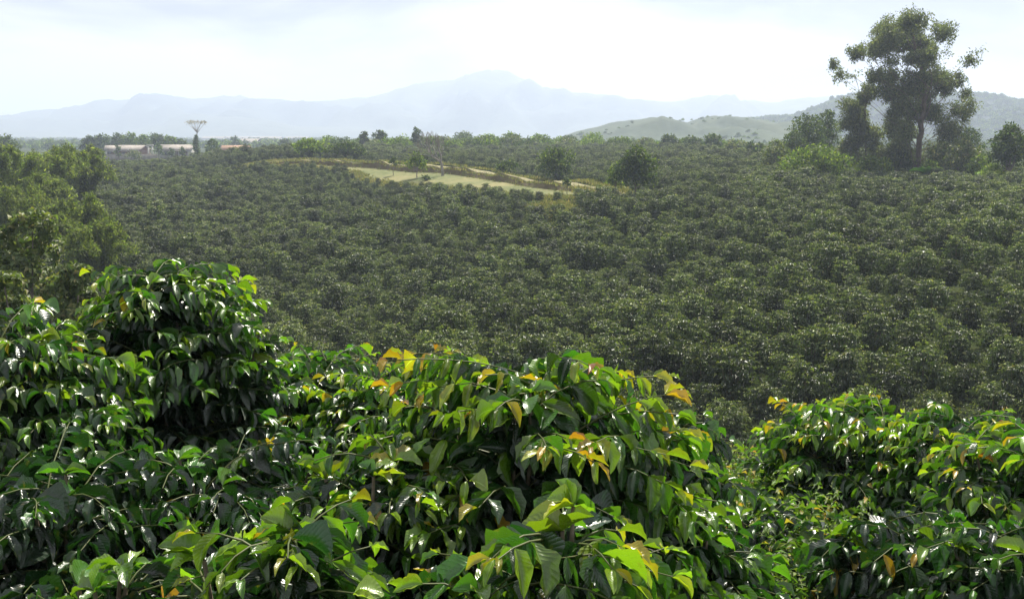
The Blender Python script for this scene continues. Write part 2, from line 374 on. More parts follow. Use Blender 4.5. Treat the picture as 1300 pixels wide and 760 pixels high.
# ------------------------------------------------------------------ foreground coffee bushes
FG = [  # px, py of the top, distance, radius, lod, leaf, label
 (668, 452, 3.15, .66, 'hi', .150, .74, 'large domed coffee bush with yellow green crown in the middle foreground'),
 (688, 612, 2.12, .40, 'hi', .150, .68, 'nearest coffee bush with orange tipped young leaves at the bottom middle'),
 (345, 628, 2.15, .36, 'hi', .150, .55, 'near coffee bush with broad bright leaves, left of the nearest orange tipped one'),
 (208, 326, 4.9, .62, 'mid', .145, .55, 'tallest rounded coffee bush on the left, standing against the valley'),
 (25, 405, 4.1, .56, 'mid', .145, .55, 'coffee bush at the left edge beside the tallest rounded one'),
 (60, 590, 3.1, .60, 'hi', .140, .08, 'dark coffee bush filling the lower left corner'),
 (285, 552, 3.5, .52, 'mid', .140, .03, 'dark shiny leaved coffee bush below the tallest left one'),
 (395, 455, 6.0, .75, 'mid', .145, .6, 'small looking coffee bush just right of the tallest left one, against the field'),
 (515, 478, 5.0, .60, 'mid', .145, .6, 'coffee bush behind the left shoulder of the large domed bush'),
 (845, 520, 4.1, .42, 'mid', .140, .3, 'coffee bush with narrow shiny leaves on the right side of the large domed bush'),
 (1095, 528, 6.2, .80, 'mid', .145, .7, 'wide coffee bush with yellow green crown on the right, beside the weedy gap'),
 (1225, 530, 5.6, .60, 'mid', .145, .6, 'coffee bush between the wide right one and the right edge'),
 (1300, 545, 4.3, .50, 'mid', .150, .8, 'coffee bush with orange top leaves cut by the right edge'),
 (1165, 650, 3.5, .46, 'hi', .150, .12, 'dark shiny coffee bush in the lower right with a few bright broad leaves'),
 (1290, 660, 3.2, .44, 'hi', .145, .25, 'dark coffee bush filling the lower right corner'),
 (885, 640, 3.2, .36, 'hi', .140, .35, 'low coffee bush between the nearest bush and the weeds'),
 (480, 560, 2.9, .40, 'hi', .145, .5, 'coffee bush between the large domed bush and the dark shiny one'),
 (1062, 672, 4.3, .30, 'mid', .140, .15, 'small dark coffee bush beside the bright weeds'),
 (972, 640, 4.8, .30, 'mid', .135, .2, 'small dark coffee bush in the middle of the weedy gap'),
 (130, 690, 2.5, .34, 'hi', .140, .2, 'low dark coffee bush at the bottom left in front of the corner one'),
]
for i, (px, py, d, rad, lod, leaf, yg, lab) in enumerate(FG):
    top = at(px, py, d); gz = float(ground_z(top[0], top[1])); H = top[2] - gz
    yg = min(1, yg * 1.25); t = thing('coffee_bush', lab, 'coffee bush', (top[0], top[1], gz), 'coffee bushes in the foreground')
    A, wood, tw, r = coffee(H, rad, 100 + i, leaf * .93, lod, dens=1.1, nst=9 if rad > .5 else 6, spacing=.047, young=yg, pitch=.10, h0=.3, inner=.35)
    leaves_mesh('foliage', *A, M['leaf_near'], t, lod, r)
    wood.build('stem', M['stem'], t); tw.build('twigs', M['twig'], t)

# ------------------------------------------------------------------ field of coffee
variants = []
for i in range(7):
    A, wood, tw, r = coffee(1.75 + .14 * (i % 4), .80 + .07 * (i % 3), 500 + i, .18, 'lo', spacing=.08, nst=6, dens=1.0, young=.8, pitch=.15, h0=.25, inner=.35, twigs=False)
    variants.append((A, wood, r))
sp_ = 1.76
ii, jj = np.meshgrid(np.arange(-120, 120), np.arange(5, 150))
ang = R(-24)
fx = (ii * sp_ + jj * .5 * sp_ + rng.normal(0, .26, ii.shape)).ravel(); fy = (jj * sp_ * 1.02 + rng.normal(0, .26, ii.shape)).ravel()
ca, sa = math.cos(ang), math.sin(ang)
fx, fy = fx * ca - (fy - 80) * sa, fx * sa + (fy - 80) * ca + 80
fz = ground_z(fx, fy)
P3 = np.stack([fx, fy, fz + 1.6], -1)
ppx, ppy = proj(P3)
keep = (fy > 20) & (ppx > -130) & (ppx < 1430)
# edges of the planted field
far_edge = np.interp(ppx, [-200, 0, 150, 325, 500, 700, 830, 960, 1100, 1500], [150, 250, 282, 275, 250, 240, 215, 165, 124, 120])
left_ok = fx > np.interp(fy, [10, 25, 60, 90, 130, 220, 300], [-12, -17, -29, -40, -62, -118, -165])
keep &= (fy < far_edge) & left_ok & track_clear(fx, fy)
keep &= ~((ppx > 675) & (ppx < 735) & (fy > 90) & (fy < 104))      # grassy corner below the terrace
keep &= rng.random(len(fx)) > .02
idx = np.where(keep)[0]; fx, fy, fz, ppx, ppy = (a[idx] for a in (fx, fy, fz, ppx, ppy))
sky = np.interp(ppx, [0, 90, 200, 330, 400, 560, 620, 780, 860, 935, 960, 1100, 1200, 1300], [400, 360, 340, 430, 450, 470, 430, 445, 490, 575, 560, 520, 520, 540])
vis = (ppy < sky) & (ppx > -10) & (ppx < 1310) & (fy > 16)
order = np.argsort(np.where(vis, fy, 1e9)); near = order[:295]; rest = order[295:]
frz = rng.random(len(fx)) * 6.283; fsc = np.clip(rng.normal(1, .19, len(fx)), .6, 1.45)
fsc *= 1 + .1 * np.sin(fx * .21) * np.sin(fy * .17)
fsc *= np.where(track_clear(fx, fy, 6.), 1, .72); fsc *= np.where((ppx < 520) & ~track_clear(fx, fy, 15.), .84, 1)
GL = 'dark green coffee bush in the near rows of the plantation on the valley slope'
src = []
for n, k in enumerate(near):
    v = n % 7
    t = thing('plantation_coffee_bush', GL, 'coffee bush', (fx[k], fy[k], fz[k]), 'coffee bushes in the plantation below', rz=frz[k])
    t.scale = (fsc[k],) * 3
    if n < 7:
        A, wood, r = variants[v]
        fo = leaves_mesh('foliage', *A, M['leaf_field'], t, 'lo', r); st = wood.build('stem', M['stem'], t); src.append((fo, st))
    else:
        for o in src[v]:
            c = o.copy(); COL.objects.link(c); c.parent = t

def scatter(name, label, cat, pos, rz, scl, sources, kind='stuff'):
    """one object: a point per plant, geometry nodes put one of the source meshes on each"""
    me = bpy.data.meshes.new(name); me.vertices.add(len(pos)); me.vertices.foreach_set('co', np.asarray(pos, np.float32).ravel())
    for nm, a, tp in (('rz', rz, 'FLOAT'), ('sc', scl, 'FLOAT'), ('pick', np.arange(len(pos)) * 7919 % 1009 % len(sources), 'INT')):
        x = me.attributes.new(nm, tp, 'POINT'); x.data.foreach_set('value', np.asarray(a, np.int32 if tp == 'INT' else np.float32))
    for s in sources:
        if s.data.materials[0].name not in [m.name for m in me.materials]: me.materials.append(s.data.materials[0])
    o = bpy.data.objects.new(name, me); COL.objects.link(o); tag(o, label, cat, None, kind)
    ng = bpy.data.node_groups.new(name, 'GeometryNodeTree')
    ng.interface.new_socket('Geometry', in_out='INPUT', socket_type='NodeSocketGeometry'); ng.interface.new_socket('Geometry', in_out='OUTPUT', socket_type='NodeSocketGeometry')
    gi = ng.nodes.new('NodeGroupInput'); go = ng.nodes.new('NodeGroupOutput'); L = ng.links
    g2 = ng.nodes.new('GeometryNodeGeometryToInstance')
    for s in reversed(sources):
        oi = ng.nodes.new('GeometryNodeObjectInfo'); oi.inputs['Object'].default_value = s; oi.transform_space = 'ORIGINAL'
        L.new(oi.outputs['Geometry'], g2.inputs[0])
    ip = ng.nodes.new('GeometryNodeInstanceOnPoints'); L.new(gi.outputs[0], ip.inputs['Points']); L.new(g2.outputs[0], ip.inputs['Instance'])
    ip.inputs['Pick Instance'].default_value = True
    def attr(nm, tp):
        n = ng.nodes.new('GeometryNodeInputNamedAttribute'); n.data_type = tp; n.inputs[0].default_value = nm; return n.outputs[0]
    L.new(attr('pick', 'INT'), ip.inputs['Instance Index'])
    cx = ng.nodes.new('ShaderNodeCombineXYZ'); L.new(attr('rz', 'FLOAT'), cx.inputs[2]); L.new(cx.outputs[0], ip.inputs['Rotation'])
    L.new(attr('sc', 'FLOAT'), ip.inputs['Scale']); L.new(ip.outputs[0], go.inputs[0])
    md = o.modifiers.new('scatter', 'NODES'); md.node_group = ng
    return o
scatter('coffee_plantation', 'dense mass of distant coffee bushes covering the valley and far slope', 'coffee field',
        np.stack([fx, fy, fz], -1)[rest], frz[rest], fsc[rest], [s[0] for s in src])
print('field', len(near), len(rest))

# ------------------------------------------------------------------ trees
def cards(name, pos, nrm, size, r, mat, parent, droop=.4, asp=.5, agebias=0.):
    """diamond leaves / leaf tufts"""
    n = len(pos); d = nz(r.normal(0, 1, (n, 3)) + nrm * .3 - np.array([0, 0, droop]))
    nr = nz(nrm + r.normal(0, .55, (n, 3))); sd = nz(np.cross(nr, d)); nr = np.cross(d, sd)
    L = size * (.6 + .8 * r.random(n))[:, None]; W = L * asp * .5
    V = np.stack([pos, pos + d * L * .45 + sd * W - nr * L * .06, pos + d * L - nr * L * .2, pos + d * L * .45 - sd * W - nr * L * .06], 1).reshape(-1, 3)
    age = np.clip(r.random(n) ** 1.6 + agebias, 0, 1)
    return build(name, V, np.arange(4 * n).reshape(-1, 4), mat, parent, fl={'age': np.repeat(age, 4), 'rnd': np.repeat(r.random(n), 4)}, smooth=False)

def blob_pts(blobs, n, r, shell=.55, hem=.25):
    b = np.asarray(blobs, float); w = (b[:, 3] * b[:, 4] * b[:, 5]) ** .6; k = r.choice(len(b), n, p=w / w.sum())
    d = nz(r.normal(0, 1, (n, 3))); low = d[:, 2] < -.2; d[low & (r.random(n) > hem), 2] *= -1
    rad = shell + (1 - shell) * r.random(n) ** .6; rad *= 1 + .22 * np.sin(d[:, 0] * 5 + k) * np.sin(d[:, 2] * 6 + k * 2) + r.normal(0, .07, n)
    return b[k, :3] + d * rad[:, None] * b[k, 3:], d

def limb(mb, a, b, r0, r1, r, bow=.12, n=6):
    a = np.asarray(a, float); b = np.asarray(b, float); t = np.linspace(0, 1, n)[:, None]; L = np.linalg.norm(b - a)
    off = r.normal(0, bow * L * .5, 3); off[2] = abs(off[2]) * .3
    P = a + (b - a) * t + off * np.sin(t * np.pi) + r.normal(0, .012 * L, (n, 3)) * (t * (1 - t) * 4)
    mb.tube(P, np.linspace(r0, r1, n), 6); return P

def tree(name, label, cat, px, top, base, d, wpx, mat, seed, leaf=.3, n=2500, nb=9, bark='greybark', round_=.8, trunk=.3, group=None, lobes=None, droop=.3, vertical=False):
    """crown filling px+-wpx/2, from row top to row base at distance d; built at real size"""
    r = np.random.default_rng(seed); T = at(px, top, d); B = at(px, base, d); gz = float(ground_z(B[0], d)); zb = min(B[2], gz + .0) if B[2] < gz + 2 else B[2]
    gzz = gz if B[2] > gz - 3 else B[2]
    base_z = gz
    H = T[2] - base_z; vis_low = max(B[2] - base_z, trunk * H * .3); w = wpx * d / F / 2
    t = thing(name, label, cat, (T[0], d, base_z), group, rz=0)
    c0 = max(trunk * H, 0); ch = H - c0; bl = []
    for i in range(nb):
        u = (i + .5) / nb; a = i * 2.4 + r.random(); zz = c0 + ch * (.18 + .66 * u)
        prof = math.sin(math.pi * min(1, (.22 + .78 * u)) ** 1.0) ** .6 if not vertical else .6 * (1 - u) ** .5 + .2
        rr = w * (.58 - .0 * u) * prof * (.62 + .25 * r.random()) + .1 * w
        rr *= r.uniform(.72, 1.22); rad = max(.15 * w, w * prof - rr) * (.7 + .5 * r.random())
        bl.append((math.cos(a) * rad, math.sin(a) * rad, zz, rr * 1.05, rr, min(rr * round_ * 1.1, ch * .33)))
    bl = np.array(bl); zt = (bl[:, 2] + bl[:, 5]).max(); bl[:, 2] += (H - zt) * (bl[:, 2] / zt)
    mb = MB(); fk = np.array([0, 0, max(c0 * .9, .25 * H)]); r0 = max(.05, H * .022)
    limb(mb, (0, 0, -.1), fk, r0, r0 * .7, r, .03)
    limb(mb, fk, bl[-1][:3], r0 * .7, r0 * .2, r, .05)
    for b in bl[:-1]: limb(mb, fk * (.7 + .5 * r.random()) if fk[2] < b[2] else fk * .6, b[:3], r0 * .42, r0 * .1, r)
    mb.build('trunk', M[bark], t)
    p, nrm = blob_pts(bl, int(n * 1.5), r); cards('crown', p, nrm, leaf, r, M[mat], t, droop=droop)
    return t

S = 1000
def tr(*a, **k):
    global S; S += 1; return tree(*a, seed=S, **k)
far = 'trees along the far edge of the plantation'
# middle distance
tr('tree', 'bright green round tree at the left end of the dirt track', 'tree', 393, 176, 205, 178, 50, 'bright', leaf=.42, n=1800)
tr('bush', 'low bushy tree just right of the bright round one by the track', 'bush', 440, 179, 208, 176, 62, 'darktree', leaf=.42, n=1700)
tr('tree', 'leafy young yellow green tree on the terrace left of the bare tree', 'tree', 529, 193, 236, 139, 30, 'bright', leaf=.33, n=600, trunk=.3, nb=6)
tr('sapling', 'thin dark sapling on the terrace, left of the yellow green tree', 'sapling', 499, 200, 225, 146, 13, 'darktree', leaf=.28, n=170, trunk=.45, nb=4)
tr('sapling', 'small round sapling on the bank right of the bare tree', 'sapling', 637, 208, 236, 127, 13, 'darktree', leaf=.28, n=200, trunk=.5, nb=4)
tr('sapling', 'thin sapling at the lower side of the terrace near its right end', 'sapling', 720, 226, 250, 108, 12, 'darktree', leaf=.25, n=130, trunk=.45, nb=4)
tr('tree', 'round dark leafed tree behind the right half of the dirt track', 'tree', 706, 186, 236, 126, 56, 'darktree', leaf=.34, n=2200, trunk=.12)
tr('tree', 'bushy dark tree with bright top at the right end of the dirt track', 'tree', 808, 184, 250, 103, 62, 'darktree', leaf=.30, n=3600, trunk=.1, nb=12)
tr('bush', 'pale green shrub leaning on the left of the bushy dark tree at the track end', 'shrub', 782, 206, 250, 106, 30, 'bright', leaf=.28, n=700, trunk=.1)
tr('bush', 'bright shrub directly behind the middle of the terrace', 'shrub', 645, 203, 225, 140, 40, 'darktree', leaf=.33, n=900, trunk=.1)
# line of trees behind the far field
L1 = [(462, 167, 258, 13, 'darktree', 'small dark round tree, leftmost of the two dark heads behind the track'), (482, 165, 262, 20, 'darktree', 'bushy dark tree next to the small dark round one beyond the track'),
 (529, 162, 252, 16, 'darktree', 'tall narrow dark tree standing above the far hedge left of the bare tree'), (508, 172, 248, 32, 'bright', 'pale green tree left of the tall narrow dark one'),
 (548, 173, 245, 28, 'bright', 'light green tree just right of the tall narrow dark one'), (590, 166, 330, 32, 'darktree', 'dim distant round tree behind the top of the bare tree'),
 (575, 177, 240, 36, 'bright', 'green tree behind the bare tree, lower than the others'), (618, 170, 242, 34, 'bright', 'light feathery tree beyond the track right of the bare tree'),
 (650, 168, 250, 30, 'bright', 'upright light green tree in the middle of the far tree line'), (685, 170, 252, 34, 'bright', 'spreading light tree above the round dark track tree'),
 (722, 172, 248, 30, 'darktree', 'darker small tree in front of the left foot of the green hill'), (752, 169, 252, 34, 'bright', 'pale tree in front of the left slope of the green hill'),
 (785, 174, 240, 32, 'bright', 'low pale tree at the foot of the green hill, above the bushy dark tree'), (820, 176, 232, 28, 'bright', 'low light tree right above the bushy dark tree'),
 (850, 171, 222, 24, 'darktree', 'dark round tree at the foot of the green hill'), (880, 173, 215, 34, 'darktree', 'wide dark tree below the saddle of the green hill'),
 (906, 170, 210, 28, 'darktree', 'dark flat topped tree right of the saddle of the green hill'), (900, 186, 195, 36, 'broad', 'brownish shrub below the dark flat topped tree'),
 (934, 178, 196, 40, 'broad', 'brownish green tree before the right end of the green hill'), (958, 181, 180, 30, 'darktree', 'small dark tree left of the tree group under the tall eucalyptus')]
for px, top, d, w, mt, lab in L1:
    base = 200 if d > 200 else 208
    tr('tree', lab, 'tree', px, top, base, d, w * 1.12, mt, leaf=.5, n=int(500 + w * 18), nb=7, trunk=.12, group=far)
for k in range(26):
    q = np.random.default_rng(900 + k); tr('tree', 'low hazy tree in the continuous hedge line beyond the plantation', 'tree', 415 + k * 21 + q.normal(0, 7), 175 + q.normal(0, 2.2), 200, 262 - k * 1.5 + q.normal(0, 6), 30 + 16 * q.random(), ['bright', 'darktree', 'bright', 'broad'][k % 4], leaf=.5, n=650, nb=7, trunk=.1, group='hedge line beyond the plantation')
tr('tree', 'dark evergreen dome at the far left edge under the hills', 'tree', 8, 170, 200, 250, 36, 'darktree', leaf=.55, n=900, trunk=.1)
# right group
rg = 'trees around the tall eucalyptus'
RGT = [(985, 176, 225, 132, 44, 'broad', 'lower left tree of the group, at the plantation edge', 1500, .1),
 (1025, 143, 222, 142, 62, 'darktree', 'dark tree with a peaked crown left of the small eucalyptus', 3200, .15), (1052, 138, 222, 146, 40, 'darktree', 'taller dark head between the peaked tree and the small eucalyptus', 2300, .2),
 (1008, 165, 222, 138, 46, 'darktree', 'dark rounded tree at the left of the peaked one', 2000, .12),
 (1036, 183, 228, 116, 98, 'bright', 'broad low tree with yellow green top in front of the dark ones', 5200, .08), (1105, 196, 226, 120, 44, 'bright', 'soft pale green shrub right of the broad low tree', 1400, .05),
 (1072, 178, 222, 132, 40, 'broad', 'olive tree behind the right end of the broad low tree', 1500, .1),
 (1218, 176, 226, 120, 72, 'broad', 'dense olive tree at the right foot of the tall eucalyptus', 3800, .08), (1232, 160, 220, 134, 46, 'darktree', 'darker tree head behind the dense olive tree', 1900, .15),
 (1284, 156, 236, 108, 56, 'darktree', 'dark round tree near the right edge with its trunk showing', 3300, .25), (1322, 148, 236, 112, 60, 'darktree', 'tree cut by the right edge', 2600, .15),
 (1262, 208, 240, 106, 46, 'bright', 'low bright shrub under the dark round tree at the right edge', 1100, .05), (1196, 200, 226, 124, 34, 'darktree', 'dark shrub beside the eucalyptus trunk on its right', 1100, .05),
 (1140, 190, 226, 126, 40, 'darktree', 'dark undergrowth bush at the left foot of the tall eucalyptus', 1600, .05),
 (1122, 200, 228, 118, 30, 'bright', 'small pale shrub between the pale green shrub and the dark undergrowth', 800, .05), (1182, 203, 228, 118, 30, 'bright', 'light green shrub just right of the banana plant under the tallest tree', 800, .05),
 (1244, 196, 230, 114, 40, 'bright', 'light green bush filling the gap right of the dense olive tree', 1300, .05), (1165, 196, 224, 130, 50, 'broad', 'olive undergrowth directly behind the trunk of the tallest tree', 1800, .05)]
for px, top, base, d, w, mt, lab, n, tk in RGT:
    tr('tree' if base - top > 30 else 'bush', lab, 'tree' if base - top > 30 else 'bush', px, top, base, d, w, mt, leaf=.30, n=n, nb=12, trunk=tk, group=rg)

def cluster_tree(name, label, blobs, base, d, seed, leaf, n, trunkpts, r0, depth=3.0, mat='euca', bark='bark'):
    r = np.random.default_rng(seed); B = at(base[0], base[1], d); gz = float(ground_z(B[0], d)); B[2] = gz
    t = thing(name, label, 'tree', B); m = d / F; bl = []
    sub = []
    for px, py, rx, ry in blobs:
        k = 3 if rx > 8 else 1; dd = r.normal(0, depth)
        for _ in range(k): sub.append((px + r.normal(0, .3) * rx * (k > 1), py + r.normal(0, .32) * ry * (k > 1), rx * (r.uniform(.6, .95) if k > 1 else 1), ry * (r.uniform(.5, .9) if k > 1 else 1), dd + r.normal(0, .8)))
    for px, py, rx, ry, dd in sub:
        p = at(px, py, d) + np.array([0, dd, 0]) - B
        bl.append((*p, rx * m * 1.25, max(rx, ry) * m * 1.0, ry * m * 1.2))
    mb = MB(); tp = [at(x, y, d) - B for x, y in trunkpts]; tp[0][2] = -.2
    tp = np.array(tp); tt = np.linspace(0, len(tp) - 1, 24); TPP = np.stack([np.interp(tt, range(len(tp)), tp[:, k]) for k in range(3)], -1)
    TPP[2:-2] += r.normal(0, .05, (20, 3)); mb.tube(TPP, np.linspace(r0, r0 * .25, 24), 8)
    for q, b in enumerate(bl):
        p = np.array(b[:3]); hd = np.linalg.norm(TPP[:, :2] - p[:2], axis=1); c = TPP; j = int(np.argmin(abs(TPP[:, 2] - np.maximum(1.5, p[2] - .9 * hd - .8))))
        Q = limb(mb, c[j], p, r0 * (.15 if q % 3 == 0 else .06), r0 * .03, r, .3, 8)
        for _ in range(3):
            e = p + nz(r.normal(0, 1, 3)) * np.array(b[3:]) * .8; limb(mb, Q[5 + r.integers(0, 3)], e, r0 * .05, r0 * .02, r, .1, 4)
    mb.build('trunk', M[bark], t)
    # break every blob into small drooping tufts
    ba = np.array(bl); wt = (ba[:, 3:].prod(1)) ** .62; kb = r.choice(len(ba), n // 26, p=wt / wt.sum()); g0 = r.normal(0, .5, (len(kb), 3)); p0 = ba[kb, :3] + g0 * np.maximum(ba[kb, 3:], .7); n0 = nz(g0); k = np.repeat(np.arange(len(p0)), 26)
    dd = nz(r.normal(0, 1, (len(k), 3))); p = p0[k] + dd * np.array([.5, .5, .62]) * (r.random(len(k)) ** .5)[:, None] * (.7 + .7 * r.random(len(p0)))[k][:, None]
    cards('crown', p, nz(dd + n0[k] * .8 + [0, 0, .3]), leaf, r, M[mat], t, droop=.9, asp=.42)
    return t
cluster_tree('eucalyptus_tree', 'tallest tree, an open crowned eucalyptus with pale trunk above the plantation',
 [(1150, 27, 19, 11), (1174, 31, 16, 11), (1130, 38, 12, 12), (1197, 40, 12, 12), (1112, 50, 13, 12), (1148, 50, 16, 12), (1172, 55, 16, 11), (1203, 56, 7, 8), (1128, 62, 12, 9), (1104, 62, 9, 8),
  (1087, 66, 9, 6), (1075, 78, 6, 6), (1067, 95, 3, 6), (1095, 94, 2.5, 3), (1110, 96, 10, 7), (1118, 80, 7, 5), (1150, 74, 16, 9), (1176, 76, 12, 8), (1218, 76, 7, 8), (1224, 98, 6, 9), (1208, 98, 12, 8), (1190, 102, 12, 9),
  (1166, 95, 15, 9), (1140, 97, 12, 9), (1130, 115, 13, 10), (1156, 118, 15, 11), (1184, 120, 13, 10), (1208, 112, 11, 7), (1222, 118, 5, 6), (1134, 138, 14, 12), (1160, 142, 15, 12), (1188, 142, 13, 12), (1208, 140, 9, 11),
  (1135, 162, 13, 13), (1158, 168, 16, 14), (1190, 166, 13, 13), (1205, 165, 7, 10), (1140, 188, 14, 14), (1165, 194, 16, 16), (1192, 192, 12, 15), (1150, 207, 14, 12)],
 (1163, 224), 126, 51, .30, 88000, [(1163, 224), (1167, 180), (1172, 140), (1176, 112), (1168, 80), (1160, 50), (1155, 30)], .40, depth=2.2)
cluster_tree('eucalyptus_tree', 'smaller slender eucalyptus on the left side of the tallest tree',
 [(1100, 113, 9, 6), (1092, 122, 9, 7), (1085, 138, 10, 9), (1100, 140, 10, 10), (1080, 156, 9, 9), (1096, 160, 12, 11), (1108, 172, 9, 10), (1088, 178, 12, 11), (1105, 192, 12, 11), (1090, 200, 13, 11), (1112, 208, 10, 9)],
 (1098, 224), 130, 52, .32, 24000, [(1098, 224), (1100, 180), (1098, 140), (1099, 115)], .2, depth=1.2)

# bare tree: recursive twigs
def bare(label, px, top, base, d, seed, name='bare_tree'):
    r = np.random.default_rng(seed); B = at(px, base, d); gz = float(ground_z(B[0], d)); H = at(px, top, d)[2] - gz
    t = thing(name, label, 'tree', (B[0], d, gz)); mb = MB(); fine = MB()
    def grow(p, dr, L, rad, lv):
        n = 5; P = [p]; dd = dr
        for _ in range(n - 1): dd = nz(dd + r.normal(0, .10, 3) + [0, 0, .05]); P.append(P[-1] + dd * L / (n - 1))
        (mb if lv < 3 else fine).tube(P, np.maximum(np.linspace(rad, rad * .62, n), .017), 6 if lv < 2 else 3)
        if lv >= 5: return
        for k in range(2 if lv == 0 else r.integers(2, 5)):
            a = nz(np.cross(dd, r.normal(0, 1, 3))); nd = nz(dd + a * (.4 + .5 * r.random()) + [0, 0, .12])
            st = P[-1] if k < 2 else P[int(r.integers(2, n))]
            grow(np.array(st), nd, L * (.66 + .2 * r.random()), rad * .60, lv + 1)
    grow(np.array([0, 0, -.1]), nz(np.array([.03, 0, 1.])), H * .27, .21, 0)
    grow(np.array([.03, 0, H * .2]), nz(np.array([-.35, .1, 1.])), H * .2, .11, 1)
    V = np.concatenate(mb.V); hz = max(V[:, 2].max(), np.concatenate(fine.V)[:, 2].max()); k = H / hz
    for m in (mb, fine): m.V = [v * np.array([k, k, k]) for v in m.V]
    mb.build('trunk', M['paletwig'], t); fine.build('twigs', M['paletwig'], t)
bare('leafless grey tree with fine upright twigs standing on the grassy terrace', 562, 166, 236, 138, 77)
# sparse dark shrubs at the foot of the bare tree
tr('shrub', 'small dark shrub at the foot of the young yellow green tree', 'shrub', 541, 222, 240, 134, 12, 'darktree', leaf=.25, n=160, trunk=.1, nb=4)

# umbrella crowned tree beside the houses
r = np.random.default_rng(5); d = 262; B = at(251, 194, d); gz = float(ground_z(B[0], d)); H = at(251, 153, d)[2] - gz
t = thing('parasol_tree', 'grey flat topped parasol tree on a thin trunk beside the houses', 'tree', (B[0], d, gz)); mb = MB()
limb(mb, (0, 0, 0), (.1, 0, H * .72), .16, .10, r, .01)
pp = []
for i in range(16):
    a = i * 2.4; e = np.array([math.cos(a) * (.6 + 2. * ((i + 1) / 16) ** .5), math.sin(a) * (.6 + 2. * ((i + 1) / 16) ** .5), H * (.93 + .04 * r.random())]); limb(mb, (.1, 0, H * (.68 + .05 * r.random())), e, .045, .02, r, .06); pp.append((*e, .75, .75, .42))
mb.build('trunk', M['paletwig'], t); p, nn_ = blob_pts(pp, 330, r, .1); cards('crown', p, nn_, .34, r, M['grey_twig_leaf'], t)
def cypress(px, top, d, wpx, label, n, name='cypress_tree'):
    r = np.random.default_rng(int(px)); B = at(px, 200, d); gz = float(ground_z(B[0], d)); H = at(px, top, d)[2] - gz; w = wpx * d / F / 2
    t = thing(name, label, 'tree', (B[0], d, gz)); mb = MB(); limb(mb, (0, 0, 0), (0, 0, H * .9), .16, .03, r, .01); mb.build('trunk', M['greybark'], t)
    u = r.random(n); a = r.random(n) * 6.283; rad = w * np.sin(np.pi * np.clip(u * .9 + .1, 0, 1)) ** .5 * (.75 + .35 * r.random(n)); nn = np.stack([np.cos(a), np.sin(a), .3 + 0 * a], -1)
    cards('crown', np.stack([np.cos(a) * rad, np.sin(a) * rad, .4 + u * (H - .5)], -1), nz(nn), .45, r, M['darktree'], t, droop=-.6)
cypress(250, 172, 255, 6.5, 'narrow dark cypress below the flat topped parasol tree', 700)
cypress(270, 177, 250, 17, 'squat dark rounded cypress right of the narrow one', 900)

# woodland strip behind the houses and distant trees of the plain
bh = 'tree row behind the houses'
HB = [(112, 172, 20), (128, 170, 24), (148, 169, 24), (165, 168, 22), (183, 170, 24), (200, 169, 22), (215, 172, 20), (228, 176, 18)]
HL = ['first tree from the left', 'second tree from the left', 'third tree from the left', 'fourth tree from the left', 'fifth tree from the left', 'sixth tree from the left', 'seventh tree from the left', 'last and lowest tree at the right end']
for (px, top, w), lab in zip(HB, HL):
    tr('tree', lab + ' in the row behind the houses', 'tree', px, top, 195, 335 + px % 5, w * 1.25, 'bright' if px % 2 else 'darktree', leaf=.7, n=800, nb=7, trunk=.08, group=bh)
tr('tree', 'small rounded tree in front of the left house', 'tree', 149, 184, 196, 285, 10, 'darktree', leaf=.4, n=250, nb=5, trunk=.1)
tr('tree', 'dark tree standing between the gateway and the white walled house', 'tree', 201, 182, 196, 290, 14, 'darktree', leaf=.4, n=350, nb=5, trunk=.1)
tr('bush', 'dark bush in front of the middle of the white walled house', 'bush', 217, 188, 196, 283, 12, 'darktree', leaf=.4, n=300, nb=5, trunk=.1)
tr('bush', 'wide low bush in front of the long low house', 'bush', 170, 190, 197, 284, 24, 'broad', leaf=.4, n=500, nb=6, trunk=.05)
tr('tree', 'small dark rounded tree before the white ended house', 'tree', 231, 186, 196, 280, 9, 'darktree', leaf=.4, n=250, nb=5, trunk=.1)
tr('tree', 'dim tree beyond the cypresses, right of the round one', 'tree', 298, 173, 190, 480, 16, 'darktree', leaf=.9, n=500, nb=6, trunk=.1)
tr('tree', 'dim tree in the far plain left of the bright round tree', 'tree', 362, 176, 190, 420, 22, 'darktree', leaf=.9, n=500, nb=6, trunk=.1)
tr('tree', 'brownish bare looking shrub beside the low red roofed house', 'shrub', 297, 186, 205, 240, 18, 'broad', leaf=.4, n=450, nb=6, trunk=.1)
tr('bush', 'bright green hedge bush at the plantation edge left of the track', 'bush', 330, 190, 206, 215, 34, 'bright', leaf=.45, n=800, nb=7, trunk=.05)

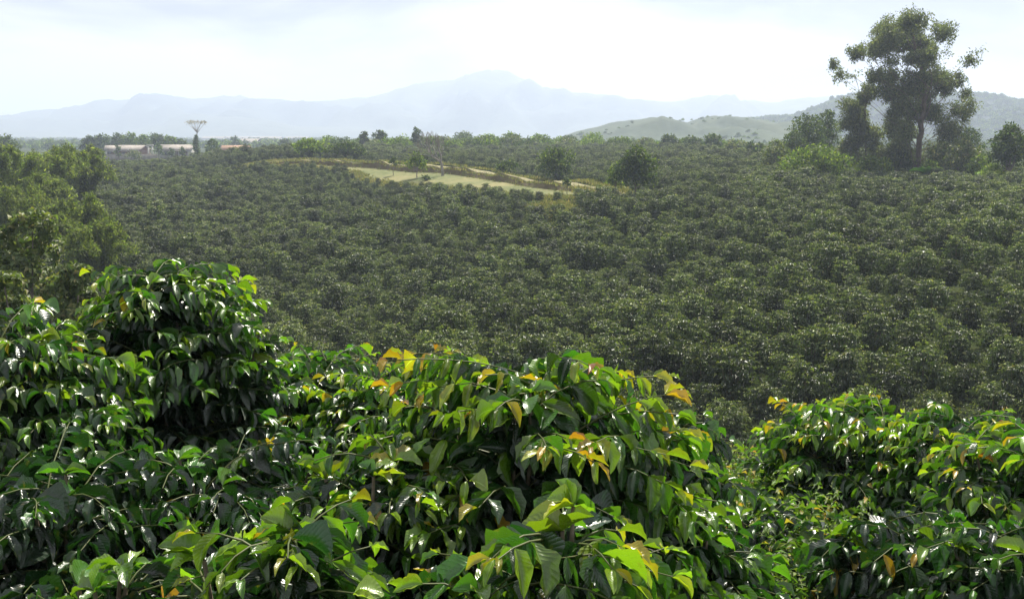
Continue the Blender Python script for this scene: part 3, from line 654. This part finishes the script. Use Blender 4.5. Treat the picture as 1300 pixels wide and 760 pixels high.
# ------------------------------------------------------------------ houses
def house(label, px, d, wid, dep, wall_h, roof_h, rz, wall, roof, nwin=3, door=True, dz=0, name='house'):
    B = at(px, 195, d); gz = float(ground_z(B[0], d)) + dz; t = thing(name, label, 'house', (B[0], d, gz), rz=rz)
    m = MB(); m.box((0, 0, wall_h / 2), (wid / 2, dep / 2, wall_h / 2))
    # gable ends
    for s in (-1, 1):
        x = s * wid / 2 * .995; m.add([[x, -dep / 2, wall_h], [x, dep / 2, wall_h], [x, 0, wall_h + roof_h], [x, 0, wall_h + roof_h]], [[0, 1, 2, 3]])
    m.build('wall', M[wall], t, smooth=False)
    ov = .45; m = MB(); a = dep / 2 + ov; e = -ov * roof_h / (dep / 2); X = wid / 2 + ov
    for s in (-1, 1):
        V = [[-X, s * a, wall_h + e], [X, s * a, wall_h + e], [X, 0, wall_h + roof_h], [-X, 0, wall_h + roof_h]]; V = np.array(V); V2 = V + [0, 0, .16]
        m.add(np.r_[V, V2], [[0, 1, 2, 3], [4, 5, 6, 7], [0, 1, 5, 4], [1, 2, 6, 5], [3, 0, 4, 7], [2, 3, 7, 6]])
    m.build('roof', M[roof], t, smooth=False)
    for i in range(nwin):
        x = -wid / 2 + wid * (i + 1) / (nwin + 1)
        if door and i == nwin // 2:
            f = MB(); f.box((x, -dep / 2 - .03, 1.05), (.5, .05, 1.05)); f.build('door', M['wood'], t, smooth=False); continue
        f = MB(); f.box((x, -dep / 2 - .03, wall_h * .58), (.62, .04, .5)); w = f.build('window', M['wood'], t, smooth=False)
        g_ = MB(); g_.box((x, -dep / 2 - .075, wall_h * .58), (.52, .01, .42)); g_.build('pane', M['glass'], w, smooth=False)
house('long low house with grey tiled roof, red wall and white end by the tree row', 168, 300, 8.2, 6, 2.6, 1.3, R(-14), 'wall_red', 'roof_grey', 4, dz=.0)
house('small pale roofed outbuilding at the left of the long low house', 143, 306, 3.2, 4, 2.8, 1.0, R(10), 'wall_white', 'roof_grey', 2, dz=.0)
house('white walled house with wide pale roof left of the narrow cypress', 224, 298, 8.0, 7, 2.5, 1.3, R(6), 'wall_white', 'roof_grey', 4, dz=.1)
house('small white annex at the right end of the white walled house', 240, 293, 3., 4, 2.6, .9, R(-20), 'wall_white', 'roof_grey', 2, dz=.0)
house('low house with clay red roof right of the round cypress', 300, 285, 7., 5, 2.3, 1.0, R(4), 'wall_red', 'roof_red', 3, dz=.0)
house('tiny wide pale building far behind the bare tree', 597, 640, 15, 8, 5.2, 2.2, R(5), 'wall_white', 'roof_grey', 4, dz=0)
house('tiny narrow pale building just right of the wide one far behind the bare tree', 612, 600, 7, 6, 5.6, 2, R(-8), 'wall_white', 'roof_red', 3, dz=0)
# white gateway
B = at(191, 193, 294); gz = float(ground_z(B[0], 294)); t = thing('gateway', 'white square gateway arch between the two houses', 'gateway', (B[0], 294, gz)); 
for s in (-1, 1):
    m = MB(); m.box((s * .6, 0, 1.9), (.17, .2, 1.9)); m.build('post', M['wall_white'], t, smooth=False)
m = MB(); m.box((0, 0, 4.0), (.95, .26, .22)); m.build('lintel', M['wall_white'], t, smooth=False)
m = MB(); P0 = at(122, 197, 288); P1 = at(200, 194, 288); mid = (P0 + P1) / 2; gz = float(ground_z(mid[0], 288))
m.box((0, 0, .5), (abs(P1[0] - P0[0]) / 2, .12, 1.1)); m.box((0, 0, 1.65), (abs(P1[0] - P0[0]) / 2 + .03, .18, .05))
o = m.build('garden_wall', M['roof_grey'], smooth=False, loc=(mid[0], 288, gz)); tag(o, 'long low grey wall in front of the two left houses', 'wall')

# far town: pale low sheds in the plain
for k, (px, d, w) in enumerate([(272, 1500, 32), (300, 1700, 45), (345, 1400, 28), (378, 1600, 36), (330, 1900, 60), (318, 700, 12)]):
    labs = ['white shed in the far plain behind the round cypress', 'long pale shed in the far plain right of the cypresses', 'small white shed in the far plain below the mountains', 'pale shed in the far plain behind the bright round tree',
            'longest and farthest pale shed under the mountains', 'little white house in the plain above the clay red roof']
    B = at(px, 180, d); t = thing('shed', labs[k], 'shed', (B[0], d, PLAIN)); m = MB(); h = 5.2 if k < 5 else 4.6; m.box((0, 0, h / 2), (w / 2, 8, h / 2)); m.build('wall', M['wall_white'], t, smooth=False)
    m = MB(); m.add([[-w / 2 - .5, -9, h], [w / 2 + .5, -9, h], [w / 2 + .5, 0, h + 2.2], [-w / 2 - .5, 0, h + 2.2], [-w / 2 - .5, 9, h], [w / 2 + .5, 9, h]], [[0, 1, 2, 3], [3, 2, 5, 4]]); m.build('roof', M['roof_grey'], t, smooth=False)

# ------------------------------------------------------------------ bamboo and trees on the left
def bamboo(label, px, top, d, wpx, seed, nc=26, lean=(0, 0), n=210, leaf=.30):
    r = np.random.default_rng(seed); B = at(px, 300, d); gz = float(ground_z(B[0], d)); H = at(px, top, d)[2] - gz; w = wpx * d / F / 2
    t = thing('bamboo_clump', label, 'bamboo', (B[0], d, gz), 'bamboo clumps on the left'); mb = MB(); P, Nn = [], []
    for c in range(nc):
        a = r.random() * 6.283; reach = w * (.25 + .75 * r.random() ** .6); h = H * (1.0 - .38 * (reach / w) ** 2) * (.82 + .18 * r.random())
        u = np.linspace(0, 1, 14); hd = np.array([math.cos(a) + lean[0], math.sin(a) + lean[1], 0])
        z = h * np.sin(u * 1.95) / 1.0 * (1) ; z = h * (1 - (1 - np.minimum(u * 1.22, 1)) ** 2) - h * .28 * np.clip(u - .78, 0, 1) ** 1.3 * 3.2 * (reach / w)
        Q = np.stack([hd[0] * reach * (.25 * u + .85 * u ** 1.9), hd[1] * reach * (.25 * u + .85 * u ** 1.9), z], -1) + np.array([math.cos(a), math.sin(a), 0]) * .5
        mb.tube(Q, np.linspace(.05, .008, 14), 4)
        k = n; s = .10 + .90 * r.random(k) ** .8; pos = np.stack([np.interp(s, u, Q[:, j]) for j in range(3)], -1)
        sp = (.35 + .45 * s) * w * .21; off = nz(r.normal(0, 1, (k, 3))); pos += off * (sp * r.random(k) ** .6)[:, None]; pos[:, 2] -= .1 * r.random(k)
        P.append(pos); Nn.append(nz(off + [0, 0, .9]))
    mb.build('culms', M['culm'], t); cards('foliage', np.concatenate(P), np.concatenate(Nn), leaf, r, M['bamboo'], t, droop=1.0, asp=.24)
bamboo('tall hazy bamboo clump on the left with its feathery top against the mountains', 72, 170, 112, 76, 1, 36, leaf=.42, n=330)
bamboo('tall feathery bamboo clump right of the tallest one, near the plantation edge', 112, 180, 118, 64, 2, 30, leaf=.42, n=280)
bamboo('hazy bamboo clump near the left edge under the dark evergreen dome', 28, 180, 104, 80, 3, 34, leaf=.42, n=320)
bamboo('rounded bamboo plume arching right in the middle of the left clumps', 98, 240, 80, 80, 4, 32, leaf=.32, n=360)
bamboo('lowest rounded bright bamboo plume at the plantation edge', 122, 274, 68, 80, 5, 34, leaf=.27, n=420)
bamboo('bamboo clump at the left edge behind the broad leafed tree', 20, 226, 84, 100, 6, 38, leaf=.32, n=380)
bamboo('bamboo tuft between the left edge clump and the rounded plumes', 62, 262, 72, 60, 7, 26, leaf=.28, n=330)
bamboo('low hazy bamboo clump behind the gap between the tallest clump and the next', 88, 196, 135, 70, 9, 26, leaf=.45, n=260)
bamboo('bamboo clump half hidden between the rounded plume and the tall feathery one', 60, 215, 95, 70, 10, 30, leaf=.36, n=300)
bamboo('far bamboo clump with drooping yellow crown behind the tree row', 118, 180, 165, 44, 8, 22, leaf=.5, n=230)
def leafy(label, px, top, d, wpx, seed, n, leaf, nb=14, mat='broad', lod='lo', name='broadleaf_tree'):
    r = np.random.default_rng(seed); B = at(px, 300, d); gz = float(ground_z(B[0], d)); H = at(px, top, d)[2] - gz; w = wpx * d / F / 2
    t = thing(name, label, 'tree', (B[0], d, gz)); mb = MB(); bl = []
    for i in range(nb):
        u = (i + .5) / nb; a = i * 2.4; z = H * (.3 + .58 * u); pr = math.sqrt(max(.05, 1 - ((u - .35) / .75) ** 2)); rr = w * .42; q = w * .68 * pr * (.7 + .3 * r.random()); bl.append((math.cos(a) * q, math.sin(a) * q, z, rr, rr, rr * .8))
    bl = np.array(bl); bl[:, 2] += (H - (bl[:, 2] + bl[:, 5]).max()) * bl[:, 2] / bl[:, 2].max()
    limb(mb, (0, 0, 0), (0, 0, H * .3), .16, .12, r, .03)
    for b in bl: limb(mb, (0, 0, H * (.2 + .1 * r.random())), b[:3], .06, .015, r)
    mb.build('trunk', M['greybark'], t)
    nr_ = n // 8; p0, n0 = blob_pts(bl, nr_, r, .6); k = np.repeat(np.arange(nr_), 8); a = np.tile(np.arange(8) * .785, nr_) + np.repeat(r.random(nr_) * 6, 8)
    ax = nz(n0 + [0, 0, .5] + r.normal(0, .2, n0.shape))[k]; s1 = nz(np.cross(ax, [0.3, 1, 0.1])); s2 = np.cross(ax, s1)
    dr = s1 * np.cos(a)[:, None] + s2 * np.sin(a)[:, None] + ax * (.2 + .3 * r.random(len(k)))[:, None] - np.array([0, 0, .3])
    leaves_mesh('crown', p0[k], dr, ax + r.normal(0, .25, ax.shape), leaf * (.7 + .5 * r.random(len(k))), np.full(len(k), .4), np.clip(r.random(len(k)) ** 2 * .9, 0, 1), M[mat], t, lod, r)
leafy('broad leafed tree with greyish leaf rosettes at the left edge', 22, 268, 30, 150, 11, 9000, .22)
leafy('lower broad leafed tree behind the tallest left coffee bush', 82, 335, 25, 90, 12, 5200, .20)
leafy('broad leafed tree low at the left edge behind the left coffee bush', -15, 345, 21, 110, 13, 4200, .20)

# banana plant at the eucalyptus foot
def banana(label, px, py, d, h, seed):
    r = np.random.default_rng(seed); B = at(px, py, d); gz = float(ground_z(B[0], d)); t = thing('banana_plant', label, 'banana plant', (B[0], d, gz)); mb = MB(); limb(mb, (0, 0, 0), (0, 0, h * .55), .14, .09, r, .02); mb.build('stem', M['culm'], t)
    for i in range(8):
        a = i * 2.4; e = .5 + r.random() * .7; TT, Q, UV = leaf_template(8, 3, 1.1, .25, .02, i); L = h * .62; dr = nz(np.array([math.cos(a), math.sin(a), 1.2 * e])); sd = nz(np.cross([0, 0, 1.], dr)); nr = np.cross(dr, sd)
        V = np.array([0, 0, h * .5]) + L * (TT[:, :1] * dr + TT[:, 2:] * nr + TT[:, 1:2] * .42 * sd); build('leaf', V, Q, M['banana'], t, fl={'age': np.full(len(V), r.random()), 'rnd': np.full(len(V), r.random())})
banana('bright green banana plant at the foot of the tallest tree', 1176, 218, 117, 3.6, 21)
banana('pale banana plant left of the bright shrub at the right edge', 1258, 214, 110, 3.0, 22)

# ------------------------------------------------------------------ weeds (ground cover) and dry grass
def weeds(name, label, cat, regions, mat, size, hgt, seed, stems):
    r = np.random.default_rng(seed); P, D, Nn, Ln = [], [], [], []
    for cx, cy, sx, sy, n in regions:
        x = r.normal(cx, sx, n); y = r.normal(cy, sy, n); z = ground_z(x, y)
        for i in range(n):
            h = hgt * (.5 + .7 * r.random()); ln = r.normal(0, .22, 2)
            for s in np.linspace(.15, 1, stems):
                a = r.random() * 6.283; p = np.array([x[i] + ln[0] * h * s * s, y[i] + ln[1] * h * s * s, z[i] + h * s])
                for q in (0, math.pi):
                    P.append(p); D.append([math.cos(a + q), math.sin(a + q), .5 * r.random()]); Nn.append([r.normal(0, .3), r.normal(0, .3), 1]); Ln.append(size * (.6 + .8 * r.random()))
    P, D, Nn, Ln = map(np.array, (P, D, Nn, Ln)); age = np.clip(r.random(len(P)) ** 2, 0, 1)
    o = leaves_mesh(name, P, D, Nn, Ln, np.full(len(P), .3), age, M[mat], None, 'lo', r); tag(o, label, cat, None, 'stuff')
a1 = at(1000, 720, 4.9); a2 = at(935, 590, 8.6); a3 = at(985, 650, 6.2)
weeds('weeds', 'bright green feathery weeds filling the gap between the foreground coffee bushes', 'weeds', [(a1[0] + .0, 4.9, .16, .3, 200), (a2[0], 8.8, .38, .8, 320), (a3[0] - .1, 6.4, .25, .5, 130), (a1[0] - .12, 4.1, .14, .25, 110), (2.0, 9.8, 2.4, .9, 160)], 'weed', .05, .72, 9, 17)

def grass(name, label, n, seed):
    r = np.random.default_rng(seed); i = r.integers(0, len(TX), n); s = r.random(n); k = r.random(n)
    off = np.where(k < .45, -TW[i] * (.85 + .3 * s), np.where(k < .7, .2 - .9 * s, TU[i] * (.8 + .5 * s)))
    x = TX[i] + TN[i, 0] * off + r.normal(0, .3, n); y = TY[i] + TN[i, 1] * off + r.normal(0, .3, n)
    ex = int(n * .3); x[:ex] = r.normal(at(702, 256, 97)[0], 1.8, ex); y[:ex] = r.normal(97, 3.6, ex)
    z = ground_z(x, y) + .15 + np.where((off > -.5) & (np.arange(n) >= ex), TB[i] * .8, 0) ; P = np.repeat(np.stack([x, y, z], -1), 6, 0) + r.normal(0, .12, (n * 6, 3)) * [1, 1, 0]
    a = r.random(n * 6) * 6.283; d = nz(np.stack([np.cos(a) * .5, np.sin(a) * .5, np.ones(n * 6)], -1)); sd = np.stack([-np.sin(a), np.cos(a), 0 * a], -1); L = (.12 + .28 * r.random(n * 6))[:, None]; W = .05
    V = np.stack([P - sd * W, P + sd * W, P + d * L + sd * W * .2, P + d * L - sd * W * .2], 1).reshape(-1, 3)
    o = build(name, V, np.arange(len(V)).reshape(-1, 4), M['drygrass'], None, fl={'age': np.repeat(r.random(n * 6), 4), 'rnd': np.repeat(r.random(n * 6), 4)}, smooth=False); tag(o, label, 'grass', None, 'stuff')
grass('grass', 'dry yellowish grass tufts along the terrace and the dirt track', 6500, 4)

# ------------------------------------------------------------------ hills and mountains: real ranges with slopes to both sides
def fbm(x, y, sc_, seed, oct=5):
    r = np.random.default_rng(seed); v = 0; amp = 1.; f = 1. / sc_
    for _ in range(oct):
        a = r.random(4) * 6.283; t1, t2 = r.random(2) * 6.283
        u = np.cos(t1) * x + np.sin(t1) * y; w = -np.sin(t1) * x + np.cos(t1) * y
        v = v + amp * (np.sin(u * f * 6.28 + a[0] + 1.3 * np.sin(w * f * 4.1 + a[1])) * np.cos(w * f * 5.1 + a[2] + np.sin(u * f * 3.3 + a[3]))); amp *= .5; f *= 2.07
    return v
def ridge(name, prof, d, front, back, mat, nx, ny, namp, nsc, seed, label=None, zb=PLAIN):
    px = np.linspace(prof[0][0], prof[-1][0], nx); py = np.interp(px, [p[0] for p in prof], [p[1] for p in prof])
    py = py + fbm(px, px * 0, 90, seed, 6) * (.9 if name == 'mountains' else .5); kk = max(3, nx // 90) | 1; pad = np.pad(py, kk // 2, 'edge'); py = np.convolve(pad, np.ones(kk) / kk, 'valid')
    top = np.array([at(a, b, d) for a, b in zip(px, py)]); s = np.linspace(-1, 1, ny); rows = []
    for v in s:
        dist = d + (v * front if v < 0 else v * back); f = (1 - abs(v)) ** 1.0; f = f * f * (3 - 2 * f) if abs(v) > .0 else 1
        x = top[:, 0] * (dist / d) ** .5; z = (top[:, 2] - zb) * f * (1 if v <= 0 else 1)
        z = z + fbm(x, dist + 0 * x, nsc, seed) * namp * (4 * f * (1 - f) + .25 * f) * np.clip((top[:, 2] - zb) / (top[:, 2].max() - zb), 0, 1)
        rows.append(np.stack([x, dist + 0 * x, zb - .5 + z], -1))
    V = np.stack(rows, 0); o = build(name, V, grid_quads(ny, nx), mat); o['kind'] = 'structure'; return V
ridge('mountains', [(-500, 172), (-250, 160), (-80, 150), (0, 152), (60, 141), (130, 133), (200, 127), (290, 123), (345, 128), (400, 133), (470, 124), (530, 111), (590, 98), (635, 94), (668, 100), (700, 117), (760, 124), (830, 128), (870, 131), (905, 123), (935, 126), (990, 131), (1060, 123), (1150, 126), (1350, 140), (1700, 170)],
      3400, 900, 420, M['mountain'], 420, 60, 46, 420, 3)
ridge('foothills', [(120, 176), (190, 163), (225, 148), (250, 143), (275, 148), (330, 151), (380, 160), (450, 163), (520, 166), (600, 170), (680, 176)], 2700, 420, 300, M['mountain'], 200, 30, 7, 300, 5)
ridge('foothills', [(-500, 165), (-200, 160), (-50, 158), (20, 163), (80, 170), (140, 177)], 2650, 420, 300, M['mountain'], 120, 30, 7, 500, 6)
VG = ridge('green_hill', [(700, 177), (730, 168), (760, 161), (800, 153), (828, 150), (850, 152), (868, 157), (885, 151), (905, 149), (940, 151), (975, 156), (1010, 163), (1060, 172), (1090, 178)], 780, 280, 220, M['hill_green'], 220, 60, 5, 150, 8)
VW = ridge('wooded_hill', [(880, 176), (930, 158), (975, 152), (1010, 150), (1040, 138), (1065, 126), (1090, 121), (1130, 123), (1180, 126), (1225, 121), (1250, 123), (1285, 130), (1330, 133), (1450, 145), (1600, 172)], 1200, 380, 320, M['hill_wood'], 300, 70, 12, 260, 9)
# far woods: tree crowns as instances of small tree meshes
r = np.random.default_rng(31)
def far_crown(name, mat, label, px, d, seed):
    rr = np.random.default_rng(seed); B = at(px, 178, d); zz = float(ground_z(B[0], d)); t = thing(name, label, 'tree', (B[0], d, zz)); bl = [(rr.normal(0, 1.5), rr.normal(0, 1.5), 2.2 + .45 * i, 1.9, 1.9, 1.3) for i in range(6)]
    mb = MB(); limb(mb, (0, 0, 0), (0, 0, 4), .22, .1, rr, .03); mb.build('trunk', M['greybark'], t)
    p, n = blob_pts(bl, 420, rr); return cards('crown', p, n, 1.1, rr, M[mat], t, asp=.7)
fc = [far_crown('tree', 'darktree', 'dark tree in the plain just left of the low clay roofed house', 283, 560, 1), far_crown('tree', 'bright', 'lighter tree in the plain below the long pale shed', 322, 600, 2), far_crown('tree', 'darktree', 'dark tree in the plain right of the little white house', 338, 640, 3)]
n = 3400; px = r.uniform(-150, 1450, n); d = 520 * (2500 / 520) ** r.random(n); keep = ~((np.abs(px - 300) < 60) & (r.random(n) < .35))
P = np.array([at(a, 178, b) for a, b in zip(px[keep], d[keep])]); P[:, 2] = ground_z(P[:, 0], P[:, 1]); ok = (P[:, 1] < 800) | ~((px[keep] > 700)); P = P[ok]
scatter('far_woods', 'hazy far trees and hedges scattered over the plain below the mountains', 'woods', P, r.random(len(P)) * 6.28, r.uniform(.5, 1.15, len(P)), fc)
def on_hill(V, n, smin, smax, name, label, clump, lim=.5):
    ny, nx, _ = V.shape; i = r.integers(2, ny // 2 + 3, n * 3); j = r.integers(1, nx - 1, n * 3); p = V[i, j].copy(); p += np.c_[r.normal(0, 3, len(p)), r.normal(0, 3, len(p)), np.full(len(p), -1.)]
    c = fbm(p[:, 0], p[:, 1], clump, 3, 3); p = p[c > lim][:n]
    scatter(name, label, 'woods', p, r.random(len(p)) * 6.28, r.uniform(smin, smax, len(p)), fc)
on_hill(VG, 320, .2, .45, 'hedges', 'thin lines of trees and shrubs on the green hill', 120, .55)
on_hill(VW, 9000, .45, .9, 'hill_forest', 'blue green forest covering the hill behind the tall eucalyptus', 300, -9)

# ------------------------------------------------------------------ haze
hb = MB(); hb.box((0, 0, (250 - 16) / 2), (5900, 5900, (250 + 16) / 2))
m, nt, N, L = newmat('haze_air'); out = node(nt, 'ShaderNodeOutputMaterial'); pv = node(nt, 'ShaderNodeVolumePrincipled')
pv.inputs['Color'].default_value = (.69, .79, 1, 1); pv.inputs['Density'].default_value = .00047; pv.inputs['Anisotropy'].default_value = .25
L.new(pv.outputs[0], out.inputs['Volume'])
o = hb.build('haze', m, smooth=False); tag(o, 'pale blue haze in the air over the valley and the mountains', 'haze', None, 'stuff')

# ------------------------------------------------------------------ light and sky
SAZ, SEL = R(22), R(52)
sd = Vector((math.sin(SAZ) * math.cos(SEL), math.cos(SAZ) * math.cos(SEL), math.sin(SEL)))
sun = bpy.data.lights.new('sun', 'SUN'); sun.energy = 5.0; sun.angle = R(.6); sun.color = (1, .94, .83)
so = bpy.data.objects.new('sun', sun); COL.objects.link(so); so.rotation_euler = sd.to_track_quat('Z', 'Y').to_euler()
w = bpy.data.worlds.new('World'); sc.world = w; w.use_nodes = True; nt = w.node_tree; nt.nodes.clear()
out = node(nt, 'ShaderNodeOutputWorld'); bg = node(nt, 'ShaderNodeBackground'); bg.inputs[1].default_value = .115
skyn = node(nt, 'ShaderNodeTexSky', sky_type='NISHITA'); skyn.sun_disc = False; skyn.sun_elevation = SEL; skyn.sun_rotation = SAZ; skyn.dust_density = 4.; skyn.altitude = 1200
tc = node(nt, 'ShaderNodeTexCoord'); mp = node(nt, 'ShaderNodeMapping'); mp.inputs['Scale'].default_value = (1, 1, 3.2); mp.inputs['Location'].default_value = (.4, 0, .3)
ns = node(nt, 'ShaderNodeTexNoise'); ns.inputs['Scale'].default_value = 2.3; ns.inputs['Detail'].default_value = 8; ns.inputs['Roughness'].default_value = .55; ns.inputs['Distortion'].default_value = .3
nt.links.new(tc.outputs['Generated'], mp.inputs[0]); nt.links.new(mp.outputs[0], ns.inputs['Vector'])
cr = ramp(nt, [(.36, (.88, .88, .88)), (.56, (1, 1, 1))], ns.outputs['Fac'])
ns2 = node(nt, 'ShaderNodeTexNoise'); ns2.inputs['Scale'].default_value = 3.4; ns2.inputs['Distortion'].default_value = .5; ns2.inputs['Detail'].default_value = 6; nt.links.new(mp.outputs[0], ns2.inputs['Vector'])
cc = ramp(nt, [(.40, (1.9, 2.0, 2.3)), (.50, (3.3, 3.35, 3.5)), (.61, (5.0, 4.9, 4.75))], ns2.outputs['Fac'])
mx = node(nt, 'ShaderNodeMix', data_type='RGBA'); nt.links.new(cr.outputs[0], mx.inputs[0]); nt.links.new(skyn.outputs[0], mx.inputs[6]); nt.links.new(cc.outputs[0], mx.inputs[7])
nt.links.new(mx.outputs[2], bg.inputs[0]); nt.links.new(bg.outputs[0], out.inputs[0])

# ------------------------------------------------------------------ camera
cam = bpy.data.cameras.new('camera'); cam.lens = 35.; cam.sensor_width = 36; cam.clip_end = 40000; cam.clip_start = .05
co = bpy.data.objects.new('camera', cam); COL.objects.link(co); co.location = (0, 0, 0); co.rotation_euler = (math.pi / 2 - TH, 0, 0); sc.camera = co
sc.view_settings.view_transform = 'Standard'; sc.view_settings.look = 'None'; sc.view_settings.exposure = 0.93; sc.view_settings.gamma = 1
sc.cycles.volume_bounces = 1; sc.cycles.max_bounces = 8; sc.cycles.transmission_bounces = 4; sc.cycles.diffuse_bounces = 3; sc.cycles.glossy_bounces = 2
